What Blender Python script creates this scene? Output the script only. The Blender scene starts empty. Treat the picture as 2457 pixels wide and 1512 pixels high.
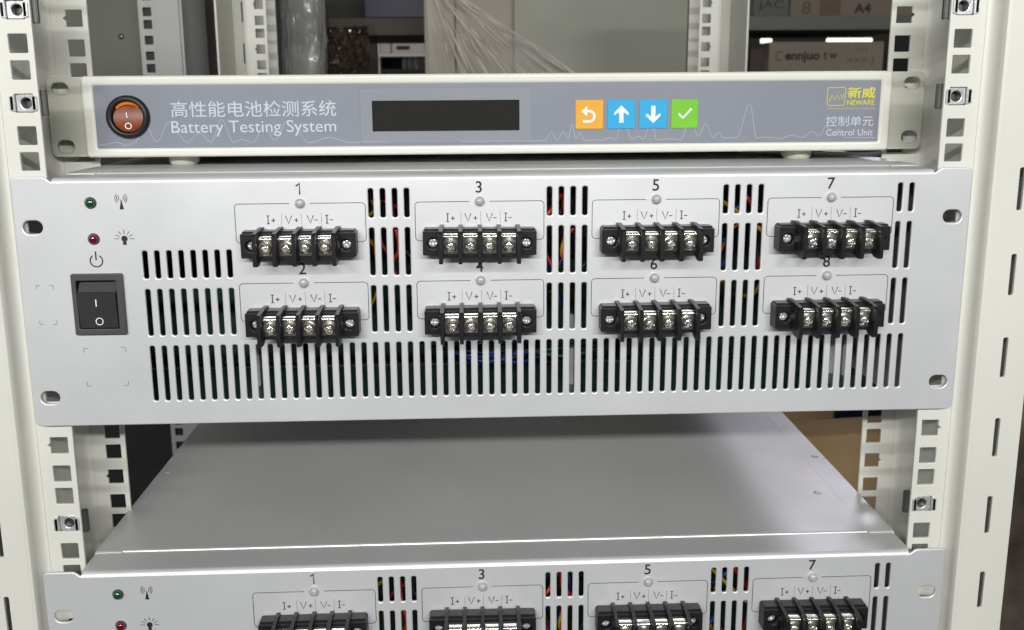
import bpy, bmesh, math, random
from mathutils import Matrix, Vector

# ------------------------------------------------------------------ camera, world, lights, exposure
scene = bpy.context.scene
S = 0.001                                   # everything below is written in millimetres
YAW, PITCH, ROLL = 0.032623, 0.172923, -0.006912
CAM = Vector((-13.17, -424.79, 7.68))
FPX, PX, PY, W, H = 2024.82, -24.607, -200.726, 2457, 1512
_f = Vector((math.sin(YAW) * math.cos(PITCH), math.cos(YAW) * math.cos(PITCH), -math.sin(PITCH)))
_r = Vector((math.cos(YAW), -math.sin(YAW), 0)); _u = _r.cross(_f)
RT = math.cos(ROLL) * _r + math.sin(ROLL) * _u
UP = -math.sin(ROLL) * _r + math.cos(ROLL) * _u

cd = bpy.data.cameras.new('camera'); cam = bpy.data.objects.new('camera', cd)
scene.collection.objects.link(cam); scene.camera = cam
m = Matrix.Identity(4)
for i in range(3):
    m[i][0], m[i][1], m[i][2], m[i][3] = RT[i], UP[i], -_f[i], CAM[i] * S
cam.matrix_world = m
cd.sensor_width = 36; cd.lens = 36 * FPX / W
cd.shift_x = -PX / W; cd.shift_y = PY / W
cd.clip_start = 0.01; cd.clip_end = 60
cd.dof.use_dof = True; cd.dof.focus_distance = 0.43; cd.dof.aperture_fstop = 17

world = bpy.data.worlds.new('World'); scene.world = world; world.use_nodes = True
world.node_tree.nodes['Background'].inputs[0].default_value = (0.93, 0.97, 1.0, 1)
world.node_tree.nodes['Background'].inputs[1].default_value = 0.05

def area(name, loc, target, sx, sy, power, col):
    l = bpy.data.lights.new(name, 'AREA'); l.shape = 'RECTANGLE'; l.size = sx; l.size_y = sy
    l.energy = power; l.color = col
    o = bpy.data.objects.new(name, l); scene.collection.objects.link(o)
    o.location = loc
    o.rotation_euler = (Vector(target) - Vector(loc)).to_track_quat('-Z', 'Y').to_euler()
    return o
for i_, (x_, p_) in enumerate(((-0.03, 27.5), (-1.75, 3.0), (1.75, 2.0))):      # middle tube lights the rack; two outer lamps added for metal highlights
    area('front_tube_and_fills', (x_, -1.20, 0.46), (0.4 * x_, 0, -0.1), 1.45, 0.045, p_, (1.0, 0.985, 0.95))
area('ceiling_tube_rear', (1.30, 2.20, 1.05), (0.2, 0.15, -0.24), 0.55, 0.30, 7.0, (0.93, 0.89, 1.0))

area('ceiling_tube_far', (-0.35, 1.40, 0.75), (-0.22, 1.95, 0.05), 1.2, 0.05, 5.0, (1.0, 0.97, 0.92))

scene.view_settings.view_transform = 'Standard'; scene.view_settings.look = 'None'
scene.view_settings.exposure = 0.0; scene.view_settings.gamma = 1.0
scene.view_settings.use_curve_mapping = False
scene.render.engine = 'CYCLES'

def at(px, py, Y):
    """pixel of the photograph -> point (mm) on the vertical plane at depth Y"""
    d = RT * ((px - W / 2 - PX) / FPX) + UP * (-(py - H / 2 - PY) / FPX) + _f
    return CAM + d * ((Y - CAM.y) / d.y)

# ------------------------------------------------------------------ materials
MATS = {}
def mat(name, col, rough=0.5, metal=0.0, var=0.0, vscale=40, bump=0.0, bscale=400, coat=0.0, spec=0.5, rvar=0.0, emit=None, trans=0.0, wear=0.0):
    if name in MATS: return MATS[name]
    m = bpy.data.materials.new(name); m.use_nodes = True; nt = m.node_tree
    p = nt.nodes['Principled BSDF']
    p.inputs['Base Color'].default_value = (*col, 1); p.inputs['Roughness'].default_value = rough
    p.inputs['Metallic'].default_value = metal; p.inputs['Coat Weight'].default_value = coat
    p.inputs['Specular IOR Level'].default_value = spec
    p.inputs['Transmission Weight'].default_value = trans
    tc = nt.nodes.new('ShaderNodeTexCoord')
    def noise(scale, detail=4):
        n = nt.nodes.new('ShaderNodeTexNoise'); n.inputs['Scale'].default_value = scale
        n.inputs['Detail'].default_value = detail
        nt.links.new(tc.outputs['Object'], n.inputs['Vector']); return n
    if var or wear:
        n = noise(vscale)
        mr = nt.nodes.new('ShaderNodeMapRange'); mr.inputs['To Min'].default_value = 1 - var; mr.inputs['To Max'].default_value = 1 + var
        mr.inputs['From Min'].default_value = 0.3; mr.inputs['From Max'].default_value = 0.7
        nt.links.new(n.outputs['Fac'], mr.inputs['Value'])
        mx = nt.nodes.new('ShaderNodeVectorMath'); mx.operation = 'SCALE'
        mx.inputs[0].default_value = col; nt.links.new(mr.outputs[0], mx.inputs['Scale'])
        out = mx.outputs[0]
        if wear:                                   # sparse pale scuffs and dust specks
            n2 = noise(330, 2); cr = nt.nodes.new('ShaderNodeMapRange')
            cr.inputs['From Min'].default_value = 0.67; cr.inputs['From Max'].default_value = 0.75
            cr.inputs['To Max'].default_value = wear
            nt.links.new(n2.outputs['Fac'], cr.inputs['Value'])
            mm = nt.nodes.new('ShaderNodeMix'); mm.data_type = 'RGBA'
            nt.links.new(cr.outputs[0], mm.inputs['Factor']); nt.links.new(out, mm.inputs['A'])
            mm.inputs['B'].default_value = (0.8, 0.8, 0.78, 1); out = mm.outputs['Result']
        nt.links.new(out, p.inputs['Base Color'])
    if rvar:
        n = noise(vscale * 2.3); mr = nt.nodes.new('ShaderNodeMapRange')
        mr.inputs['To Min'].default_value = rough - rvar; mr.inputs['To Max'].default_value = rough + rvar
        nt.links.new(n.outputs['Fac'], mr.inputs['Value']); nt.links.new(mr.outputs[0], p.inputs['Roughness'])
    if bump:
        n = noise(bscale, 3); b = nt.nodes.new('ShaderNodeBump'); b.inputs['Strength'].default_value = bump
        b.inputs['Distance'].default_value = 0.0004
        nt.links.new(n.outputs['Fac'], b.inputs['Height']); nt.links.new(b.outputs[0], p.inputs['Normal'])
    if emit:
        p.inputs['Emission Color'].default_value = (*emit[:3], 1); p.inputs['Emission Strength'].default_value = emit[3]
    MATS[name] = m; return m

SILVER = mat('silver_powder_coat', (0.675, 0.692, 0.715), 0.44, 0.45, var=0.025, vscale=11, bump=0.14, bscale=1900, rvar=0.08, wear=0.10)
SILVER_SHADED = mat('silver_coat_shaded', (0.60, 0.605, 0.61), 0.44, 0.5, var=0.05, vscale=7, bump=0.14, bscale=1900, rvar=0.09, wear=0.30)  # same silver paint as the front, toned down for shade on up-facing sheets
CREAM = mat('cream_powder_coat', (0.60, 0.603, 0.56), 0.45, 0.0, var=0.035, vscale=9, bump=0.10, bscale=900, rvar=0.08, wear=0.08)
IVORY = mat('ivory_enamel', (0.60, 0.60, 0.555), 0.33, 0.0, var=0.015, vscale=20, bump=0.05, bscale=900)
EARMAT = mat('cream_bracket', (0.40, 0.405, 0.35), 0.45, 0.0, var=0.03, vscale=25)
BLACKP = mat('black_moulded_plastic', (0.010, 0.010, 0.011), 0.42, 0.0, spec=0.35, var=0.2, vscale=90, bump=0.12, bscale=1300, rvar=0.08)
BLACKR = mat('black_rocker_plastic', (0.026, 0.026, 0.028), 0.42, 0.0, var=0.1, vscale=60, bump=0.08, bscale=1600)
GREYP = mat('charcoal_bezel_plastic', (0.055, 0.055, 0.058), 0.5, 0.0, bump=0.1, bscale=1600, var=0.06)
NICKEL = mat('nickel_plate', (0.88, 0.86, 0.80), 0.16, 0.92, var=0.12, vscale=260, rvar=0.08, bump=0.12, bscale=700)
ZINC = mat('zinc_plate', (0.78, 0.79, 0.81), 0.30, 0.7, var=0.1, vscale=220, rvar=0.1, bump=0.1, bscale=600)
DARKST = mat('spring_steel', (0.13, 0.13, 0.127), 0.42, 0.8, var=0.15, vscale=150)
INK = mat('black_print', (0.012, 0.012, 0.014), 0.6)
INKG = mat('grey_print', (0.016, 0.016, 0.018), 0.6)
INKW = mat('pale_print', (0.47, 0.50, 0.56), 0.5)
INKL = mat('light_curve_print', (0.31, 0.33, 0.385), 0.5)
WHITEP = mat('white_print', (0.82, 0.84, 0.84), 0.5)
YEL = mat('yellow_print', (0.60, 0.54, 0.012), 0.5)
OVER = mat('grey_blue_overlay', (0.185, 0.202, 0.243), 0.36, 0.0, var=0.035, vscale=16, rvar=0.06, bump=0.04, bscale=60)
GLASS = mat('display_window', (0.010, 0.010, 0.009), 0.12, 0.0, spec=0.6, rvar=0.06)
LEDW = mat('frosted_led', (0.36, 0.36, 0.35), 0.25, 0.0, coat=0.5, var=0.04)
LEDG = mat('green_led', (0.006, 0.055, 0.022), 0.10, 0.0, coat=1.0)
LEDR = mat('red_led', (0.11, 0.004, 0.012), 0.10, 0.0, coat=1.0)
AMBER = mat('amber_rocker', (0.17, 0.030, 0.003), 0.38, 0.0, var=0.25, vscale=240)
AMBER_LIT = mat('amber_lit_lip', (0.80, 0.20, 0.008), 0.25, 0.0, coat=0.5)  # rocker orange brightened, caught light put into the colour
BOARD = mat('circuit_board_and_sheet', (0.012, 0.05, 0.03), 0.45, var=0.3, vscale=120)
CARD = mat('brown_cardboard', (0.45, 0.315, 0.165), 0.85, var=0.07, vscale=8, bump=0.2, bscale=220)
CARDD = mat('dull_cardboard', (0.20, 0.165, 0.135), 0.85, var=0.10, vscale=9)
CARDG = mat('grey_taupe_carton', (0.36, 0.33, 0.285), 0.8, var=0.06, vscale=10)

# ------------------------------------------------------------------ mesh helpers (mm in, metres out)
col = scene.collection
OFF = Vector((0, 0, 0))
def me_from(verts, faces, name='m', smooth=False, off=None):
    me = bpy.data.meshes.new(name); o = OFF if off is None else off
    me.from_pydata([((v[0] - o[0]) * S, (v[1] - o[1]) * S, (v[2] - o[2]) * S) for v in verts], [], faces)
    me.update()
    if smooth:
        for p in me.polygons: p.use_smooth = True
    return me
def angle_smooth(me, deg=40, flat_y=False):
    bm = bmesh.new(); bm.from_mesh(me)
    for f in bm.faces: f.smooth = True
    big = {f for f in bm.faces if abs(f.normal.y) > 0.9995} if flat_y else set()
    for e in bm.edges:
        e.smooth = not (len(e.link_faces) == 2 and (e.calc_face_angle(0) > math.radians(deg) or ((e.link_faces[0] in big) != (e.link_faces[1] in big))))
    bm.to_mesh(me); bm.free()
def obj(name, me, material, parent=None, loc=None):
    o = bpy.data.objects.new(name, me); col.objects.link(o)
    if me is not None and not me.materials: me.materials.append(material)
    o.parent = parent
    if loc is not None: o.location = [c * S for c in loc]
    return o
def tag(o, label, cat, group=None, kind=None):
    if label: o['label'] = label
    if cat: o['category'] = cat
    if group: o['group'] = group
    if kind: o['kind'] = kind
    return o
def thing(name, loc, label, cat, group=None):
    o = bpy.data.objects.new(name, None); col.objects.link(o); o.location = [c * S for c in loc]
    o.empty_display_size = 0.01
    return tag(o, label, cat, group)

class MB:
    """collects primitives into one mesh (mm)"""
    def __init__(s): s.v = []; s.f = []
    def add(s, v, f):
        n = len(s.v); s.v += [tuple(p) for p in v]; s.f += [tuple(i + n for i in q) for q in f]; return s
    def box(s, x0, y0, z0, x1, y1, z1, b=0.0):
        if b <= 0:
            v = [(x, y, z) for x in (x0, x1) for y in (y0, y1) for z in (z0, z1)]
            return s.add(v, [(0, 1, 3, 2), (4, 6, 7, 5), (0, 4, 5, 1), (2, 3, 7, 6), (0, 2, 6, 4), (1, 5, 7, 3)])
        bm = bmesh.new(); bmesh.ops.create_cube(bm, size=1)
        for q in bm.verts: q.co = Vector(((x0 + x1) / 2 + q.co.x * (x1 - x0), (y0 + y1) / 2 + q.co.y * (y1 - y0), (z0 + z1) / 2 + q.co.z * (z1 - z0)))
        bmesh.ops.bevel(bm, geom=bm.edges[:], offset=b, segments=2, affect='EDGES')
        bm.verts.index_update()
        s.add([tuple(q.co) for q in bm.verts], [[q.index for q in f.verts] for f in bm.faces]); bm.free(); return s
    def prism(s, prof, x0, x1):               # closed (y,z) profile swept along x
        n = len(prof); v = [(x0, y, z) for y, z in prof] + [(x1, y, z) for y, z in prof]
        return s.add(v, [(i, (i + 1) % n, n + (i + 1) % n, n + i) for i in range(n)] + [tuple(range(n))[::-1], tuple(range(n, 2 * n))])
    def vsweep(s, prof, z0, z1):              # closed (x,y) profile swept along z
        n = len(prof); v = [(x, y, z0) for x, y in prof] + [(x, y, z1) for x, y in prof]
        return s.add(v, [(i, (i + 1) % n, n + (i + 1) % n, n + i) for i in range(n)] + [tuple(range(n))[::-1], tuple(range(n, 2 * n))])
    def mesh(s, me):
        return s.add([tuple(q.co / S) for q in me.vertices], [tuple(p.vertices) for p in me.polygons])
    def me(s, name='m', smooth=None, off=None):
        bm = bmesh.new()
        me = me_from(s.v, s.f, name, off=off); bm.from_mesh(me)
        bmesh.ops.recalc_face_normals(bm, faces=bm.faces[:]); bm.to_mesh(me); bm.free()
        if smooth: angle_smooth(me, smooth)
        return me

def rrect(x0, z0, x1, z1, r, n=4):
    pts = []
    for cx, cz, a in ((x1 - r, z1 - r, 0), (x0 + r, z1 - r, 90), (x0 + r, z0 + r, 180), (x1 - r, z0 + r, 270)):
        for i in range(n + 1):
            t = math.radians(a + 90 * i / n); pts.append((cx + r * math.cos(t), cz + r * math.sin(t)))
    return pts
def circ(cx, cz, r, n=24, rz=None): return [(cx + r * math.cos(2 * math.pi * i / n), cz + (rz or r) * math.sin(2 * math.pi * i / n)) for i in range(n)]
def fillet(poly, r, n=4):
    out = []; k = len(poly)
    for i, p in enumerate(poly):
        a, b, c = Vector(poly[i - 1]), Vector(p), Vector(poly[(i + 1) % k])
        ri = r[i] if isinstance(r, (list, tuple)) else r
        if ri <= 0: out.append(tuple(b)); continue
        d = min(ri, (a - b).length * .49, (c - b).length * .49)
        p0 = b + (a - b).normalized() * d; p1 = b + (c - b).normalized() * d
        for j in range(n + 1):
            t = j / n; out.append(tuple((1 - t) ** 2 * p0 + 2 * t * (1 - t) * b + t * t * p1))
    return out
def area2(p): return sum(p[i - 1][0] * p[i][1] - p[i][0] * p[i - 1][1] for i in range(len(p)))

def curve_me(cu):
    o = bpy.data.objects.new('tmp', cu); col.objects.link(o)
    dg = bpy.context.evaluated_depsgraph_get(); dg.update()
    me = bpy.data.meshes.new_from_object(o.evaluated_get(dg))
    bpy.data.objects.remove(o); bpy.data.curves.remove(cu); me.materials.clear()
    return me
def plate(outline, holes, yf, t, bev=0.0, res=2, off=None, raw=False):
    """sheet with holes in the xz plane; front face (towards -y) at yf, thickness t"""
    cu = bpy.data.curves.new('c', 'CURVE'); cu.dimensions = '2D'; cu.fill_mode = 'BOTH'
    cu.extrude = t / 2 - bev; cu.bevel_depth = bev; cu.bevel_resolution = res; cu.offset = -bev
    mx_ = sum(p[0] for p in outline) / len(outline); mz_ = sum(p[1] for p in outline) / len(outline)
    for k, pts in enumerate([outline] + list(holes)):
        pts = [(p[0] - mx_, p[1] - mz_) for p in pts]
        if (area2(pts) > 0) != (k == 0): pts = pts[::-1]
        sp = cu.splines.new('POLY'); sp.points.add(len(pts) - 1)
        for q, p in zip(sp.points, pts): q.co = (p[0], p[1], 0, 1)
        sp.use_cyclic_u = True
    me = curve_me(cu); o = OFF if off is None else off
    for v in me.vertices:
        x, y, z = v.co; v.co = ((x + mx_ - o[0]) * S, (yf + t / 2 - z - o[1]) * S, (y + mz_ - o[2]) * S)
    bm = bmesh.new(); bm.from_mesh(me); bmesh.ops.remove_doubles(bm, verts=bm.verts[:], dist=1e-6)
    bmesh.ops.recalc_face_normals(bm, faces=bm.faces[:]); bm.to_mesh(me); bm.free()
    if bev: angle_smooth(me, 35, True)
    return me
def stroke(polys, w, y, off=None, flat=0.08):
    """printed line work: flattened tubes lying on the plane y"""
    cu = bpy.data.curves.new('c', 'CURVE'); cu.dimensions = '3D'; cu.bevel_depth = w / 2; cu.bevel_resolution = 1; cu.use_fill_caps = True
    for pts in polys:
        cyc = len(pts) > 2 and pts[0] == pts[-1]
        if cyc: pts = pts[:-1]
        sp = cu.splines.new('POLY'); sp.points.add(len(pts) - 1)
        for q, p in zip(sp.points, pts): q.co = (p[0], 0, p[1], 1)
        sp.use_cyclic_u = cyc
    me = curve_me(cu); o = OFF if off is None else off
    for v in me.vertices:
        x, yy, z = v.co; v.co = ((x - o[0]) * S, (y + yy * flat / w - o[1]) * S, (z - o[2]) * S)
    return me
def tube(pts, r, off=None, res=3):
    cu = bpy.data.curves.new('c', 'CURVE'); cu.dimensions = '3D'; cu.bevel_depth = r; cu.bevel_resolution = res; cu.resolution_u = 10
    sp = cu.splines.new('BEZIER'); sp.bezier_points.add(len(pts) - 1)
    for q, p in zip(sp.bezier_points, pts):
        q.co = p; q.handle_left_type = q.handle_right_type = 'AUTO'
    me = curve_me(cu); o = OFF if off is None else off
    for v in me.vertices: v.co = [(a - b) * S for a, b in zip(v.co, o)]
    for p in me.polygons: p.use_smooth = True
    return me
def text(body, x0, z0, x1, z1, y, off=None, weight=0.0, keep=False, shear=0.0, space=1.0):
    """lettering fitted into the box x0..x1, z0..z1 on the plane y"""
    cu = bpy.data.curves.new('t', 'FONT'); cu.body = body; cu.size = 10; cu.extrude = 0.02; cu.fill_mode = 'FRONT'
    cu.offset = weight; cu.shear = shear; cu.space_character = space; cu.resolution_u = 4
    me = curve_me(cu); o = OFF if off is None else off
    xs = [v.co.x for v in me.vertices]; zs = [v.co.y for v in me.vertices]
    sx = (x1 - x0) / (max(xs) - min(xs)); sz = (z1 - z0) / (max(zs) - min(zs))
    if keep: sx = sz = min(sx, sz)
    cx = (min(xs) + max(xs)) / 2; cz = (min(zs) + max(zs)) / 2
    for v in me.vertices:
        x, yy, z = v.co
        v.co = (((x - cx) * sx + (x0 + x1) / 2 - o[0]) * S, (y - 0.03 - z - o[1]) * S, ((yy - cz) * sz + (z0 + z1) / 2 - o[2]) * S)
    return me
def join(*mes):
    mb = MB()
    for q in mes: mb.mesh(q)
    return me_from(mb.v, mb.f, off=(0, 0, 0))
def dome(r, h, n=24, rings=6, cross=0.0, flatr=0.0):
    """domed head pointing to -y, base at y=0, optional Phillips recess"""
    v = [(0, 0, 0)]; f = []; v = []
    R_ = [r * (k / rings) for k in range(rings + 1)]
    def hh(x, z):
        q = math.hypot(x, z) / r; y = h * math.sqrt(max(0, 1 - q * q)) if not flatr else h * (1 - max(0, (q - flatr) / (1 - flatr)) ** 2)
        if cross:
            wd = cross * (1.0 - 0.35 * q)
            if (abs(x) < wd or abs(z) < wd) and q < 0.68: y -= h * 0.42 * (1 - q * 0.6)
            if q < 0.22: y -= h * 0.15
        return -y
    v.append((0, hh(0, 0), 0))
    for k in range(1, rings + 1):
        for i in range(n):
            a = 2 * math.pi * i / n; x, z = R_[k] * math.cos(a), R_[k] * math.sin(a); v.append((x, hh(x, z), z))
    for i in range(n): f.append((0, 1 + (i + 1) % n, 1 + i))
    for k in range(1, rings):
        for i in range(n):
            a = 1 + (k - 1) * n; b = a + n; f.append((a + i, a + (i + 1) % n, b + (i + 1) % n, b + i))
    return v, f
def copy_tree(o, parent=None):
    c = o.copy(); col.objects.link(c); c.parent = parent
    for ch in list(o.children): copy_tree(ch, c)
    return c

# ------------------------------------------------------------------ the rack: four perforated upright posts
U_ = 44.45
HOLES = []
for k in range(-9, 4):
    for dz in (15.875, 0, -15.875): HOLES.append((k * U_ + dz, dz == 0))
ZLO, ZHI = -380.0, 150.0
def sq_hole(cx, cz, notch, sgn, h=4.55):
    p = rrect(cx - h, cz - h, cx + h, cz + h, 0.5, 2)
    if not notch: return p
    q = [(cx - h, cz - h), (cx + h, cz - h), (cx + h, cz - 1.3), (cx + h + 1.6, cz), (cx + h, cz + 1.3), (cx + h, cz + h), (cx - h, cz + h)]
    return q if sgn > 0 else [(2 * cx - x, z) for x, z in q]
def upright(side, yfront, flip):
    sgn = -1                                  # built for one side, mirrored for the other
    """flip=+1: front post (outer flange towards the camera); -1: rear post, mirrored in depth"""
    mb = MB()
    zs = [(z, n) for z, n in HOLES if ZLO + 8 < z < ZHI - 8]
    def Yp(d, t): return yfront + d if flip > 0 else yfront - d - t
    rail = plate([(sgn * 225.2, ZLO), (sgn * 243.6, ZLO), (sgn * 243.6, ZHI), (sgn * 225.2, ZHI)],
                 [sq_hole(sgn * 232.6, z, n, sgn) for z, n in zs] if flip > 0 else [], Yp(0, 1.8), 1.8, 0.35, off=(0, 0, 0)); mb.mesh(rail)
    slots = [rrect(sgn * 263.2 - 1.35, k * U_ - 2.0 - 10.9, sgn * 263.2 + 1.35, k * U_ - 2.0 + 10.9, 0.9, 3) for k in range(-8, 4)]
    outer = plate([(sgn * 249.8, ZLO), (sgn * 276, ZLO), (sgn * 276, ZHI), (sgn * 249.8, ZHI)], slots, Yp(-10, 1.8), 1.8, 0.3, off=(0, 0, 0)); mb.mesh(outer)
    # rolled step between rail and outer flange
    P = [(243.6 + 4.2 * math.sin(t * math.pi / 16), -6.6 * (1 - math.cos(t * math.pi / 16))) for t in range(9)]
    P += [(248.0, -8.3), (248.6, -9.5), (249.8, -10.0)]
    Q = [(250.0, -8.2), (249.6, -7.4), (249.4, -6.0), (248.8, -2.6), (247.6, 0.2), (246.0, 1.5), (243.6, 1.8)]
    prof = [(sgn * x, yfront + flip * d) for x, d in P + Q]
    mb.vsweep(prof, ZLO, ZHI)
    # inner second strip, set back, and the web that carries it
    strip = plate([(sgn * 222.4, ZLO), (sgn * 242.4, ZLO), (sgn * 242.4, ZHI), (sgn * 222.4, ZHI)],
                  [sq_hole(sgn * 229.7, z, n, sgn, 4.5) for z, n in zs], Yp(55, 1.6), 1.6, 0.3, off=(0, 0, 0)); mb.mesh(strip)
    web = [(242.4, 55.0), (243.6, 54.2), (244.4, 52.6), (244.8, 50.0), (245.4, 4.0), (246.0, 1.9), (247.6, 1.9), (247.0, 51.0), (246.4, 54.6), (244.6, 56.2), (242.4, 56.6)]
    mb.vsweep([(sgn * x, yfront + flip * d) for x, d in web], ZLO, ZHI)
    mb.box(min(sgn * 273.6, sgn * 275.6), min(yfront - flip * 8.3, yfront + flip * 52), ZLO, max(sgn * 273.6, sgn * 275.6), max(yfront - flip * 8.3, yfront + flip * 52), ZHI)
    if side > 0: mb.v = [(-x, y, z) for x, y, z in mb.v]
    return mb
rack = thing('equipment_rack', (0, 0, ZLO), 'cream steel equipment rack with square-holed uprights holding all the units', 'rack')
for sgn, yf, flip in ((-1, 0, 1), (1, 0, 1), (-1, 523, -1), (1, 523, -1)):
    mb = upright(sgn, yf, flip)
    me = mb.me('upright', off=(0, 0, ZLO)); angle_smooth(me, 30, True)
    obj('upright_post', me, CREAM, rack)

# cage nuts clipped into the front rails
def cage_nut(x, z, sgn, label):
    root = thing('cage_nut', (x, 0, z), label, 'cage nut', 'cage nuts in the front rails')
    o3 = (0, 0, 0)
    nut = plate(rrect(-4.1, -4.2, 4.1, 4.2, 0.8, 3), [circ(-sgn * 0.6, 0, 2.75, 20)], 1.0, 4.0, 0.3, off=o3)
    obj('square_nut', nut, ZINC, root)
    ring = MB()
    n = 20
    for k in range(4):                        # threads as stacked rings inside the bore
        for i in range(n):
            a, b = 2 * math.pi * i / n, 2 * math.pi * (i + 1) / n
            y0 = 1.4 + k * 0.8
            q = [(-sgn * 0.6 + r * math.cos(t), y, r * math.sin(t)) for r, y in ((2.75, y0), (2.35, y0 + .4)) for t in (a, b)]
            ring.add(q, [(0, 1, 3, 2)])
            q = [(-sgn * 0.6 + r * math.cos(t), y, r * math.sin(t)) for r, y in ((2.35, y0 + .4), (2.75, y0 + .8)) for t in (a, b)]
            ring.add(q, [(0, 1, 3, 2)])
    ring.add([(-sgn * 0.6 + 2.7 * math.cos(2 * math.pi * i / n), 4.9, 2.7 * math.sin(2 * math.pi * i / n)) for i in range(n)], [tuple(range(n))])
    obj('thread', ring.me(off=o3), DARKST, root)
    c = MB()
    # spring cage: plate behind the rail reaching past its inner edge, and two lugs lapping round to the front
    c.box(-6.8, 2.3, -6.2, 6.8, 3.0, -4.4); c.box(-6.8, 2.3, 4.4, 6.8, 3.0, 6.2)
    c.box(-sgn * 8.1 - 1.6, 2.2, -6.4, -sgn * 8.1 + 1.6, 4.6, 6.4, 0.4)
    obj('cage', c.me(off=o3), DARKST, root)
    for q in (-1, 1):
        l = MB(); l.prism([(-1.0, -3.5), (-0.5, -3.9), (3.2, -3.9), (3.2, 3.9), (-0.5, 3.9), (-1.0, 3.5)], q * 5.2 - 0.75, q * 5.2 + 0.75)
        l.box(min(q * 4.5, q * 6.6), -1.0, -3.4, max(q * 4.5, q * 6.6), -0.4, 3.4, 0.2)
        obj('spring_lug', l.me(off=o3), ZINC, root)
for sgn, side in ((-1, 'orange switch'), (1, 'yellow logo')):
    cage_nut(sgn * 232.6, U_, sgn, 'topmost cage nut in the rail on the %s side of the rack' % side)
    cage_nut(sgn * 232.6, 0, sgn, 'shiny cage nut beside the control unit bracket on its %s side' % side)
    cage_nut(sgn * 232.6, -5 * U_, sgn, 'cage nut between the two silver testers, rail on the %s side' % side)

# ------------------------------------------------------------------ the battery tester (built once, copied below)
ZT, ZB = -35.8, -165.5
YF = -4.0
OFF = Vector((0, YF, ZB))
SK = lambda k: -178.8 + 5.988 * k
BX = [-100.3, -10.55, 78.85, 168.6]
ROWZ = [0.0, -40.75]

tester = thing('battery_tester', OFF, 'silver battery tester with vents and eight terminal blocks, directly under the control unit', 'battery tester', 'rack-mounted battery testers')
outline = [(-241.3, ZB), (241.3, ZB), (241.3, ZT), (225.0, ZT), (221.6, ZT - 2.6), (-221.6, ZT - 2.6), (-225.0, ZT), (-241.3, ZT)]
outline = fillet(outline, [4, 4, 2.5, 1.2, 0.6, 0.6, 1.2, 2.5])
holes = []
def slot(k, z0, z1): holes.append(rrect(SK(k) - 1.28, z0, SK(k) + 1.28, z1, 0.95, 3))
for k in range(8): slot(k, -87.9, -73.6); slot(k, -117.8, -93.4)
for k in (19, 20, 21, 22, 34, 35, 36, 37, 49, 50, 51, 52, 64, 65):
    slot(k, -58.1, -43.4); slot(k, -87.8, -63.3); slot(k, -117.6, -93.1)
for k in range(66): slot(k, -152.7, -123.2)
for x in (-232.5, 232.5):
    for z in (-61.0, -149.9): holes.append(rrect(x - 4.85, z - 3.45, x + 4.85, z + 3.45, 3.44, 6))
holes.append([(x, z) for x, z in rrect(-214.4, -115.0, -191.4, -85.8, 0.6, 2)])
panel = obj('front_panel', plate(outline, holes, YF, 1.6, 0.6, 3), SILVER, tester)

# rolled top edge and flange of the front panel
r = 2.7; prof = []
for i in range(9):
    a = math.radians(90 * i / 8); prof.append((YF + r - r * math.cos(a), ZT - 0.9 - r + r * math.sin(a)))
prof += [(YF + r + 0.6, ZT - 0.9), (YF + r + 0.6, ZT - 2.3)]
for i in range(9):
    a = math.radians(90 - 90 * i / 8); prof.append((YF + r - (r - 1.4) * math.cos(a), ZT - 0.9 - r + (r - 1.4) * math.sin(a)))
bm_ = MB(); bm_.prism(prof, -221.4, 221.4)
obj('rolled_edge', bm_.me(smooth=40), SILVER, tester)
bm_ = MB(); bm_.box(-221.4, YF + r + 0.6, ZT - 2.3, 221.4, 20, ZT - 0.9); obj('top_flange', bm_.me(), SILVER_SHADED, tester)  # flange is the panel's own paint, drawn in the shaded silver
# casing
LZ = ZT - 0.1
lid = MB()
lid.prism([(16.2, LZ - 1.0), (16.6, LZ - 0.3), (17.4, LZ), (378, LZ), (378, LZ - 1.0)], -207.5, 207.5)
for a, b in ((-222.6, -208.3), (208.3, 222.6)):
    lid.prism([(15.6, LZ - 1.4), (15.9, LZ - 0.5), (16.8, LZ - 0.05), (378, LZ - 0.05), (378, LZ - 1.2)], a, b)
lid.box(-208.4, 17.6, LZ - 1.05, -207.4, 378, LZ - 0.12); lid.box(207.4, 17.6, LZ - 1.05, 208.4, 378, LZ - 0.12)
obj('lid', lid.me(), SILVER_SHADED, tester)
sd = MB(); sd.box(-222.6, 0, ZB + 1.2, -221.4, 378, LZ - 1.25); obj('side_panel', sd.me(), SILVER_SHADED, tester)
sd = MB(); sd.box(221.4, 0, ZB + 1.2, 222.6, 378, LZ - 1.25); obj('side_panel', sd.me(), SILVER_SHADED, tester)
sd = MB(); sd.box(-222.4, YF + 1.7, ZB + 1.0, 222.4, 378, ZB + 2.2); obj('base_tray', sd.me(), SILVER_SHADED, tester)
sd = MB(); sd.box(-221.3, 376.8, ZB + 2.3, 221.3, 378, LZ - 1.3); obj('back_panel', sd.me(), SILVER_SHADED, tester)
# lid rivets and the dimple screws
for x, y in ((-217.5, 113), (216.5, 113), (197.5, 62)):
    v, f = dome(2.3, 0.7, 16, 3); v = [(a, c, -b) for a, b, c in v]
    mb = MB(); mb.add(v, f); obj('rivet', mb.me(off=(0, 0, 0), smooth=60), SILVER_SHADED, tester, (x, y - YF, LZ - ZB))

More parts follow.
